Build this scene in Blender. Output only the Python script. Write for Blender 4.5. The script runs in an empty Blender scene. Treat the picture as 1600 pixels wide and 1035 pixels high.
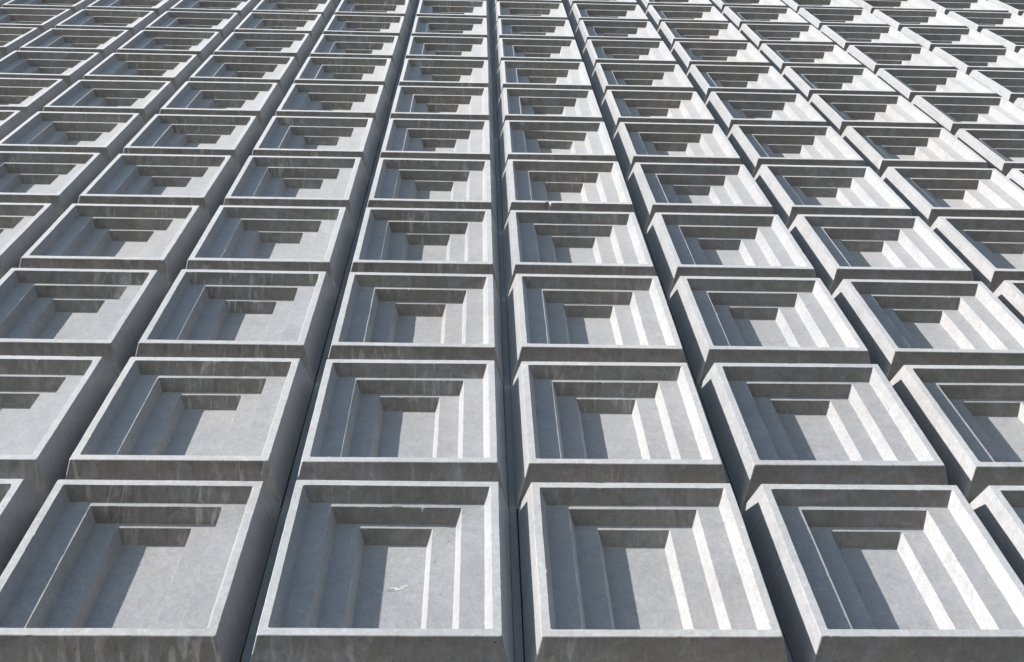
import bpy, bmesh, math, random
from mathutils import Matrix, Vector, noise, Euler

# ------------------------------------------------------------------ camera, sky, sun
S = 1.5                       # metres per column pitch
CAMX, CAMY, CAMZ = 0.319*S, -2.7198*S, -2.435*S
Z0 = 1.6 - CAMZ               # lifts everything so that the eye stands 1.6 m above the pavement
scene = bpy.context.scene
scene.render.engine = 'CYCLES'
cam_d = bpy.data.cameras.new('camera'); cam = bpy.data.objects.new('camera', cam_d)
scene.collection.objects.link(cam); scene.camera = cam
cam.location = (CAMX, CAMY, CAMZ + Z0)
cam.rotation_euler = (2.6615, 0.0258, -0.0265)
cam_d.sensor_width = 36.0; cam_d.lens = 36.0*1695.45/1600
cam_d.clip_start = 0.05; cam_d.clip_end = 3000

SUN = Vector((-1.93, -1.0, 0.74)).normalized()      # towards the sun
elev = math.asin(SUN.z)
world = bpy.data.worlds.new('World'); scene.world = world; world.use_nodes = True
wn = world.node_tree.nodes; wl = world.node_tree.links
bg = wn['Background']; bg.inputs['Strength'].default_value = 0.088
sky = wn.new('ShaderNodeTexSky'); sky.sky_type = 'NISHITA'; sky.sun_disc = False
sky.sun_elevation = elev; sky.sun_rotation = math.atan2(SUN.x, SUN.y)
sky.air_density = 1.0; sky.dust_density = 0.1; sky.ozone_density = 2.6
wl.new(sky.outputs[0], bg.inputs[0])
sun_d = bpy.data.lights.new('sun', 'SUN'); sun = bpy.data.objects.new('sun', sun_d)
scene.collection.objects.link(sun)
sun_d.energy = 5.0; sun_d.angle = math.radians(0.5); sun_d.color = (0.99, 0.96, 0.915)
sun.rotation_euler = SUN.to_track_quat('Z', 'Y').to_euler(); sun.location = (-20, -10, 20)
scene.view_settings.view_transform = 'Standard'; scene.view_settings.look = 'None'
scene.view_settings.exposure = 1.23; scene.view_settings.gamma = 1.0
scene.cycles.max_bounces = 8; scene.cycles.diffuse_bounces = 3

C = scene.collection

# ------------------------------------------------------------------ materials
def concrete(name, base=(0.2165, 0.2125, 0.2175), streaks=True, dark=1.0):
    m = bpy.data.materials.new(name); m.use_nodes = True
    nt = m.node_tree; N = nt.nodes; L = nt.links
    b = N['Principled BSDF']; b.inputs['Roughness'].default_value = 0.5
    b.inputs['Sheen Weight'].default_value = 0.6; b.inputs['Sheen Roughness'].default_value = 0.35
    b.inputs['Specular IOR Level'].default_value = 0.5
    def node(t, **k):
        n = N.new(t)
        for a, v in k.items(): setattr(n, a, v)
        return n
    def link(a, c): L.new(a, c)
    def math_(op, a, c=None, clamp=False):
        n = node('ShaderNodeMath', operation=op, use_clamp=clamp)
        for i, v in enumerate((a, c)):
            if v is None: continue
            if isinstance(v, (int, float)): n.inputs[i].default_value = v
            else: link(v, n.inputs[i])
        return n.outputs[0]
    def ramp(v, lo, hi, o0=0.0, o1=1.0):
        n = node('ShaderNodeMapRange'); link(v, n.inputs[0])
        n.inputs[1].default_value = lo; n.inputs[2].default_value = hi
        n.inputs[3].default_value = o0; n.inputs[4].default_value = o1
        return n.outputs[0]
    geo = node('ShaderNodeNewGeometry'); oi = node('ShaderNodeObjectInfo')
    P = geo.outputs['Position']
    # decorrelate neighbouring castings: shift the pattern by the casting's own place
    off = node('ShaderNodeVectorMath', operation='MULTIPLY'); link(oi.outputs['Location'], off.inputs[0]); off.inputs[1].default_value = (3.17, 1.0, 2.71)
    add = node('ShaderNodeVectorMath', operation='ADD'); link(P, add.inputs[0]); link(off.outputs[0], add.inputs[1])
    def tex(scale, detail, rough=0.6, vec=None, sc=None, dist=0.0):
        n = node('ShaderNodeTexNoise'); n.inputs['Scale'].default_value = scale
        n.inputs['Detail'].default_value = detail; n.inputs['Roughness'].default_value = rough
        n.inputs['Distortion'].default_value = dist
        src = vec or add.outputs[0]
        if sc:
            mm = node('ShaderNodeVectorMath', operation='MULTIPLY'); link(src, mm.inputs[0]); mm.inputs[1].default_value = sc; src = mm.outputs[0]
        link(src, n.inputs['Vector']); return n.outputs['Fac']
    clouds = tex(2.2, 5, 0.62, dist=0.4)
    mottle = tex(16, 6, 0.7, dist=0.8)
    grain = tex(150, 3, 0.6)
    mid = tex(48, 4, 0.7, sc=(1.25, 1.0, 0.75), dist=0.5)
    v = math_('ADD', ramp(clouds, 0.3, 0.7, -0.10, 0.10), ramp(mottle, 0.3, 0.7, -0.12, 0.12))
    v = math_('ADD', v, ramp(grain, 0.25, 0.75, -0.13, 0.13))
    v = math_('ADD', v, ramp(mid, 0.3, 0.7, -0.12, 0.12))
    sep = node('ShaderNodeSeparateColor'); link(oi.outputs['Color'], sep.inputs[0])
    # object colour: R = lime streaks, G = tone of this casting
    v = math_('ADD', v, math_('SUBTRACT', sep.outputs[1], 0.5))
    val = math_('ADD', v, 1.0)
    if streaks:
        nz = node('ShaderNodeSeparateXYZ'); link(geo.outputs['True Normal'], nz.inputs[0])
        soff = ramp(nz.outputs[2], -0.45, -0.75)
        st = tex(1.0, 3, 0.55, sc=(17, 3.2, 3.2), dist=1.1)
        patch = tex(1.9, 2, 0.5)
        s1 = math_('MULTIPLY', ramp(st, 0.54, 0.64), ramp(patch, 0.38, 0.60))
        s1 = math_('MULTIPLY', math_('MULTIPLY', s1, soff), sep.outputs[0], True)
        st2 = tex(1.0, 2, 0.5, sc=(11, 2.0, 2.0), dist=1.5)
        s2 = math_('MULTIPLY', math_('MULTIPLY', ramp(st2, 0.60, 0.72), soff), sep.outputs[0], True)
        val = math_('ADD', val, math_('MULTIPLY', s1, 0.9))
        val = math_('SUBTRACT', val, math_('MULTIPLY', s2, 0.30))
        # underside shade painted in as ragged, slightly brown stain patches
        stain_noise = tex(4.0, 5, 0.7, dist=1.2)
        stain_shade = math_('MULTIPLY', ramp(stain_noise, 0.36, 0.56), soff)
        val = math_('MULTIPLY', val, math_('SUBTRACT', 1.0, math_('MULTIPLY', stain_shade, 0.24)))
        # faint scratches and pale lime bloom on the upright faces
        bloom = tex(7.0, 6, 0.75, dist=2.2)
        up = math_('SUBTRACT', 1.0, soff)
        val = math_('ADD', val, math_('MULTIPLY', math_('MULTIPLY', ramp(bloom, 0.56, 0.74), up), 0.30))
    # air-bubble pits
    vo = node('ShaderNodeTexVoronoi'); vo.inputs['Scale'].default_value = 26; link(add.outputs[0], vo.inputs['Vector'])
    sc2 = node('ShaderNodeSeparateColor'); link(vo.outputs['Color'], sc2.inputs[0])
    pit = math_('MULTIPLY', math_('LESS_THAN', vo.outputs['Distance'], ramp(sc2.outputs[1], 0, 1, 0.05, 0.16)), math_('GREATER_THAN', sc2.outputs[0], 0.86))
    val = math_('SUBTRACT', val, math_('MULTIPLY', pit, 0.55))
    val = math_('MULTIPLY', val, dark)
    col = node('ShaderNodeVectorMath', operation='SCALE'); col.inputs[0].default_value = base; link(val, col.inputs['Scale'])
    # slight warm / cool drift
    hue = node('ShaderNodeMix', data_type='RGBA', blend_type='MULTIPLY'); hue.inputs[0].default_value = 1.0
    dr = node('ShaderNodeMix', data_type='RGBA'); link(ramp(tex(1.3, 3), 0.35, 0.65), dr.inputs[0])
    warm = stain_shade if streaks else None  # the painted underside shade also carries a warm tint
    dr.inputs[6].default_value = (1.0, 0.992, 0.975, 1); dr.inputs[7].default_value = (0.98, 0.995, 1.0, 1)
    link(col.outputs[0], hue.inputs[6]); link(dr.outputs[2], hue.inputs[7])
    tint = node('ShaderNodeMix', data_type='RGBA'); link(sep.outputs[2], tint.inputs[0])
    tint.inputs[6].default_value = (1.008, 1.0, 0.985, 1); tint.inputs[7].default_value = (0.992, 1.0, 1.015, 1)
    fin = node('ShaderNodeMix', data_type='RGBA', blend_type='MULTIPLY'); fin.inputs[0].default_value = 1.0
    link(hue.outputs[2], fin.inputs[6]); link(tint.outputs[2], fin.inputs[7])
    out = fin.outputs[2]
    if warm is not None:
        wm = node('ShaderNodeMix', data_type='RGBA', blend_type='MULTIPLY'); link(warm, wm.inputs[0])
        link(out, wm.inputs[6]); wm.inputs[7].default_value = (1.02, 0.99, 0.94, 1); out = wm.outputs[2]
    link(out, b.inputs['Base Color'])
    bp = node('ShaderNodeBump'); bp.inputs['Strength'].default_value = 0.5; bp.inputs['Distance'].default_value = 0.004
    hh = math_('ADD', math_('MULTIPLY', grain, 0.35), math_('MULTIPLY', mottle, 0.8))
    hh = math_('SUBTRACT', hh, math_('MULTIPLY', pit, 1.2))
    link(hh, bp.inputs['Height']); link(bp.outputs[0], b.inputs['Normal'])
    return m
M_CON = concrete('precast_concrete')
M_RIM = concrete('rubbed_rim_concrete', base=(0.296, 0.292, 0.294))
M_STRIP = concrete('joint_concrete', base=(0.235, 0.24, 0.25), streaks=False)
M_BACK = concrete('backing_concrete', base=(0.16, 0.16, 0.16), streaks=False)
M_PAVE = concrete('paving', base=(0.065, 0.056, 0.044), streaks=False)
M_CHIP = concrete('broken_concrete', base=(0.10, 0.095, 0.085), streaks=False)
M_BLOT = concrete('damp_concrete', base=(0.20, 0.19, 0.17), streaks=False)
M_SCUFF = concrete('scuffed_concrete', base=(0.36, 0.36, 0.36), streaks=False)

# ------------------------------------------------------------------ the casting's shape (units of one column pitch)
PZ = 1.0736
HF, B0, TB = 1.393, 0.4642, 1.4640
BB = TB - PZ + 0.0015
XF, XB = 0.4303, 0.4805
x1, x2, X3, x4, x5, x6 = .3963, .3703, .2733, .2515, .1528, .1308
t1, t2, t3, t4, t5, t6 = 1.3545, 1.3170, 1.2890, 1.2580, 1.2285, 1.1950
D1, d2, d3, dB = .0621, .1275, .1890, .1955
b1 = .5008
b2 = b1 + .016; b3 = b2 + .020; b4 = b3 + .016; b5 = b4 + .020; b6 = b5 + .016
ch = .0020

NX = NZ = 24; NA = 3
def ring(bm, hw, zt, zb, d, r, seed, amp, skew=0.0, notch=None):
    """one rounded rectangle loop, every loop with the same number of vertices"""
    pts = []
    cs = [((hw - r), zb + r, -90), (hw - r, zt - r, 0), (-(hw - r), zt - r, 90), (-(hw - r), zb + r, 180)]
    for i, (cx, cz, a0) in enumerate(cs):
        for k in range(NA + 1):
            a = math.radians(a0 + 90*k/NA); pts.append((cx + r*math.cos(a), cz + r*math.sin(a)))
        nx_ = cs[(i + 1) % 4]; a = math.radians(nx_[2])
        e = (nx_[0] + r*math.cos(a), nx_[1] + r*math.sin(a)); s = pts[-1]
        n = NZ if i % 2 == 0 else NX
        for k in range(1, n):
            t = k/n; pts.append((s[0] + (e[0] - s[0])*t, s[1] + (e[1] - s[1])*t))
    out = []
    for x, z in pts:
        if skew and z > 1.0: z += skew*(x - 0.0)
        p = Vector((x*7 + seed*13.1, z*7 - seed*5.3, seed*3.7))
        nv = noise.noise_vector(p)*amp + noise.noise_vector(p*4.3)*amp*0.55
        kn = noise.noise(p*6.1 + Vector((9, 2, 4)))
        k2 = noise.noise(p*13.7 + Vector((3, 8, 1)))
        if kn > 0.5: nv = nv - Vector((x, 0, z - 0.93)).normalized()*(kn - 0.5)*0.012
        if k2 > 0.62: nv = nv - Vector((x, 0, z - 0.93)).normalized()*(k2 - 0.62)*0.022
        dd = d
        if notch and abs(z - notch[1]) < 0.02:
            u = abs(x - notch[0])/notch[2]
            if u < 1: z += notch[3]*(1 - u); dd += notch[4]*(1 - u)
        out.append(bm.verts.new(((x + nv.x)*S, (dd + nv.y*0.5)*S, (z - ZB + nv.z)*S)))
    return out
ZB = B0
def loft(bm, rings):
    n = len(rings[0])
    for a, b in zip(rings, rings[1:]):
        for i in range(n):
            j = (i + 1) % n
            bm.faces.new((a[i], a[j], b[j], b[i]))
def link_mesh(name, bm, mat, parent, color=None):
    bmesh.ops.recalc_face_normals(bm, faces=list(bm.faces))
    me = bpy.data.meshes.new(name); bm.to_mesh(me); bm.free(); me.materials.append(mat)
    o = bpy.data.objects.new(name, me); C.objects.link(o); o.parent = parent
    if color: o.color = color
    return o
ORD = ['bottom', 'second', 'third', 'fourth', 'fifth', 'sixth', 'seventh', 'eighth', 'ninth', 'tenth', 'eleventh', 'twelfth', 'thirteenth', 'fourteenth', 'fifteenth']
CO = ['first', 'second', 'third', 'fourth', 'fifth', 'sixth', 'seventh', 'eighth', 'ninth', 'tenth', 'eleventh', 'twelfth', 'thirteenth']
SPECIAL = {
    (0, 0): 'stepped concrete casting with a white scuff inside, bottom row, left of central joint',
    (1, 4): 'stepped concrete casting with a chipped bottom rim, fifth row up, right of the central joint',
    (1, 5): 'stepped concrete casting with crooked inner steps, sixth row up, right of the central joint',
    (0, 7): 'stepped concrete casting with a dark blot under its top, eighth row, left of central joint',
}
def label_for(c, r):
    if (c, r) in SPECIAL: return SPECIAL[(c, r)]
    row = 'bottom row' if r == 0 else ORD[r] + ' row up'
    side, k = ('right', c - 1) if c >= 1 else ('left', -c)
    look = 'clean grey' if c >= 2 else ('lime-streaked' if -3 <= c <= 0 and r < 5 else 'pale grey')
    return '%s stepped concrete casting, %s, %s column %s of the central joint' % (look, row, CO[k], side)

def casting(c, r):
    global NX, NZ
    rnd = random.Random(c*101 + r*7 + 5)
    root = bpy.data.objects.new('concrete_casting', None); C.objects.link(root)
    root.empty_display_size = 0.2
    root.location = (c*S + rnd.uniform(-.003, .003)*S, rnd.uniform(-.002, .002)*S, (r*PZ + ZB)*S + Z0 + rnd.uniform(-.0015, .0015)*S)
    root.rotation_euler = (rnd.uniform(-.003, .003), rnd.uniform(-.003, .003), rnd.uniform(-.004, .004))
    root['label'] = label_for(c, r); root['category'] = 'facade casting'
    root['group'] = 'stepped concrete castings covering the facade'
    streak = {-4: .45, -3: .6, -2: .8, -1: 1.0, 0: .8, 1: .55}.get(c, .12)*rnd.uniform(.7, 1.2)
    tone = 0.5 + rnd.uniform(-.05, .05) - (0.02 if c >= 2 else 0)
    col = (streak, tone, rnd.random(), 1)
    sd = c*17.3 + r*5.77
    A = .0011
    NX = NZ = 52 if (r <= 2 or (c, r) == (1, 4)) else 24
    d1 = D1 + rnd.uniform(-.0022, .0022); x3 = X3 + rnd.uniform(-.0015, .0015)
    sk = -0.085 if (c, r) == (1, 5) else rnd.uniform(-.003, .003)
    nt = (-0.17, B0, 0.030, 0.014, 0.010) if (c, r) == (1, 4) else None
    nt2 = (-0.17, B0, 0.022, 0.030, 0.0) if (c, r) == (1, 4) else None
    bm = bmesh.new()
    rg = [ring(bm, XB, TB, BB, dB, .004, sd + 1, 0.0003),
          ring(bm, XF + .001, HF + .0015, B0 - .0015, ch, .007, sd + 2, A, notch=nt2),
          ring(bm, XF - ch*.8, HF - ch*.8, B0 + ch*.8, 0, .007, sd + 2, A, notch=nt),
          ring(bm, x1 + ch*.6, t1 + ch*.6, b1 - ch*.6, 0, .009, sd + 3, A),
          ring(bm, x1, t1, b1, ch, .008, sd + 3, A),
          ring(bm, x2, t2, b2, d1, .006, sd + 4, A)]
    loft(bm, rg)
    nr = len(rg[0])
    bm.faces.ensure_lookup_table()
    for f in bm.faces[nr*2:nr*3]: f.material_index = 1
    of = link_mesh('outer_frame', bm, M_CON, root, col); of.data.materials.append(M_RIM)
    bm = bmesh.new()
    rg = [ring(bm, x2, t2, b2, d1, .006, sd + 4, A),
          ring(bm, x3 + ch*.6, t3 + ch*.5, b3 - ch*.5, d1, .004, sd + 5, A, sk),
          ring(bm, x3, t3, b3, d1 + ch, .004, sd + 5, A, sk),
          ring(bm, x4, t4, b4, d2, .004, sd + 6, A, sk)]
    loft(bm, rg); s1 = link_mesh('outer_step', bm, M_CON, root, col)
    bm = bmesh.new()
    rg = [ring(bm, x4, t4, b4, d2, .004, sd + 6, A, sk),
          ring(bm, x5 + ch*.6, t5 + ch*.5, b5 - ch*.5, d2, .004, sd + 7, A, sk),
          ring(bm, x5, t5, b5, d2 + ch, .004, sd + 7, A, sk),
          ring(bm, x6, t6, b6, d3, .004, sd + 8, A, sk)]
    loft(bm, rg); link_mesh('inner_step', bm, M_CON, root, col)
    bm = bmesh.new()
    bm.faces.new(ring(bm, x6, t6, b6, d3, .004, sd + 8, A, sk))
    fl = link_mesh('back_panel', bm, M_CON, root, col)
    if (c, r) == (0, 0):
        # white scuff on the back panel: a few thin raised smears
        bm = bmesh.new()
        for (sx, sz, w, h, an, s_) in ((.018, .922, .040, .012, 15, 1), (.0, .916, .020, .010, 5, 2), (.050, .938, .026, .006, 20, 3), (-.040, .905, .008, .004, 0, 4), (-.052, .914, .005, .003, 10, 5), (-.030, .898, .006, .003, 30, 6), (-.045, .922, .004, .003, 30, 7)):
            ca, sa = math.cos(math.radians(an)), math.sin(math.radians(an)); lo, hi = [], []
            n = 16
            for side in (0, 1):
                for k in range(n + 1):
                    u = (k/n)*2 - 1 if side == 0 else 1 - (k/n)*2
                    if side == 1 and k in (0, n): continue
                    hh = (1 - u*u)**.5*h*(0.85 + 0.5*noise.noise(Vector((u*2.4, side*3, s_*2.2))))
                    x = u*w; z = hh if side == 0 else -hh
                    lo.append(bm.verts.new(((sx + x*ca - z*sa)*S, (d3 - .0012)*S, (sz + x*sa + z*ca - ZB)*S)))
            bm.faces.new(lo)
        link_mesh('scuff_mark', bm, M_SCUFF, fl, (0, .5, 0, 1))
        # broken sliver along the first step's lower edge
        bm = bmesh.new(); n = 14; vs = []
        for k in range(n + 1):
            u = k/n*2 - 1; vs.append(bm.verts.new(((-.004 + u*.032)*S, (d1 - .001)*S, (t3 + .002 + (1 - abs(u))*.014*(.7 + .6*abs(noise.noise(Vector((u*5, 1, 2))))) - ZB)*S)))
        for k in range(n - 1, 0, -1):
            u = k/n*2 - 1; vs.append(bm.verts.new(((-.004 + u*.032)*S, (d1 - .001)*S, (t3 + .003 - ZB)*S)))
        bm.faces.new(vs); link_mesh('broken_edge', bm, M_CHIP, s1, (0, .5, 0, 1))
    if (c, r) == (0, 7):
        bm = bmesh.new(); vs = []
        for k in range(20):
            a = k/20*2*math.pi; rr = 1 + .25*noise.noise(Vector((math.cos(a)*2, math.sin(a)*2, 7)))
            x = .02 + math.cos(a)*.035*rr; u = .55 + .40*math.sin(a)*rr
            u = min(max(u, .05), .97)
            vs.append(bm.verts.new((x*S, (d1*u - .0012)*S, (t1 + (t2 - t1)*u - .0015 - ZB)*S)))
        bm.faces.new(vs); link_mesh('dark_blot', bm, M_BLOT, root, (0, .5, 0, 1))
    return root

# ------------------------------------------------------------------ which castings the photograph can see
CM = Euler((2.6615, 0.0258, -0.0265)).to_matrix()
def px(x, y, z):
    v = CM.transposed() @ (Vector((x*S, y*S, z*S)) - Vector((CAMX, CAMY, CAMZ)))
    if v.z > -0.01: return None
    return (800 - 1695.45*v.x/v.z, 517.5 + 1695.45*v.y/v.z)
def seen(c, r, m=0):
    q = [px(c + sx*XB, d, r*PZ + z) for sx in (-1, 1) for z, d in ((TB, dB), (BB, dB), (HF, 0), (B0, 0))]
    if any(p is None for p in q): return False
    xs = [p[0] for p in q]; ys = [p[1] for p in q]
    return max(xs) > -m and min(xs) < 1600 + m and max(ys) > -m and min(ys) < 1035 + m
grid = [(c, r) for r in range(-2, 15) for c in range(-9, 12) if seen(c, r)]
ringset = {(c + a, r + b) for c, r in grid for a in (-1, 0, 1) for b in (-1, 0, 1)} - set(grid)
allc = sorted(set(grid) | {(c, r) for c, r in ringset if r >= -1})
for c, r in allc: casting(c, r)
cmin = min(c for c, r in allc); cmax = max(c for c, r in allc)
rmax = max(r for c, r in allc)

# ------------------------------------------------------------------ backing wall, joint strips, pavement
def box(bm, x0, x1_, y0, y1_, z0, z1_, bev=0.0):
    r = bmesh.ops.create_cube(bm, size=1.0)
    for v in r['verts']:
        v.co = Vector(((x0 + x1_)/2 + v.co.x*(x1_ - x0), (y0 + y1_)/2 + v.co.y*(y1_ - y0), (z0 + z1_)/2 + v.co.z*(z1_ - z0)))
    if bev:
        es = {e for v in r['verts'] for e in v.link_edges}
        bmesh.ops.bevel(bm, geom=list(es), offset=bev, segments=1, affect='EDGES')
def tagged(name, bm, mat, label=None, cat=None, group=None, kind=None, color=(0, .5, 0, 1)):
    o = link_mesh(name, bm, mat, None, color)
    if label: o['label'] = label
    if cat: o['category'] = cat
    if group: o['group'] = group
    if kind: o['kind'] = kind
    return o
WX0, WX1, WTOP = (cmin - .5)*S, (cmax + .5)*S, (rmax*PZ + TB + .1)*S + Z0
bm = bmesh.new(); box(bm, WX0, WX1, .245*S, .60*S, 0.0, WTOP)
tagged('backing_wall', bm, M_BACK, 'dark concrete wall behind all the castings, seen only in the joints', 'wall')
for c in range(cmin, cmax):
    bm = bmesh.new(); xc = (c + .5)*S; rnd = random.Random(c + 77)
    for r in range(-1, rmax + 1):
        z0 = (r*PZ + BB)*S + Z0; z1 = ((r + 1)*PZ + BB)*S + Z0 - .004
        if c == 0 and r == 4: z1 -= .02
        if c == -1 and r == 4: z1 -= .012
        dx = rnd.uniform(-.002, .002)
        box(bm, xc - .0160*S + dx, xc + .0175*S + dx, (.1990 + rnd.uniform(0, .002))*S, .244*S, z0, z1, .0015)
    if c == 0: lb = 'dark vertical concrete strip deep in the near-vertical central joint of the facade'
    else:
        side, k = ('left', -c) if c < 0 else ('right', c)
        lb = 'dark concrete strip deep in the %s joint %s of the central one' % (CO[k - 1], side)
    tagged('joint_strip', bm, M_STRIP, lb, 'joint strip', 'dark strips in the joints between columns')
bm = bmesh.new()
vs = [bm.verts.new(p) for p in ((-900, -900, 0), (900, -900, 0), (900, 900, 0), (-900, 900, 0))]; bm.faces.new(vs)
tagged('pavement', bm, M_PAVE, kind='structure')
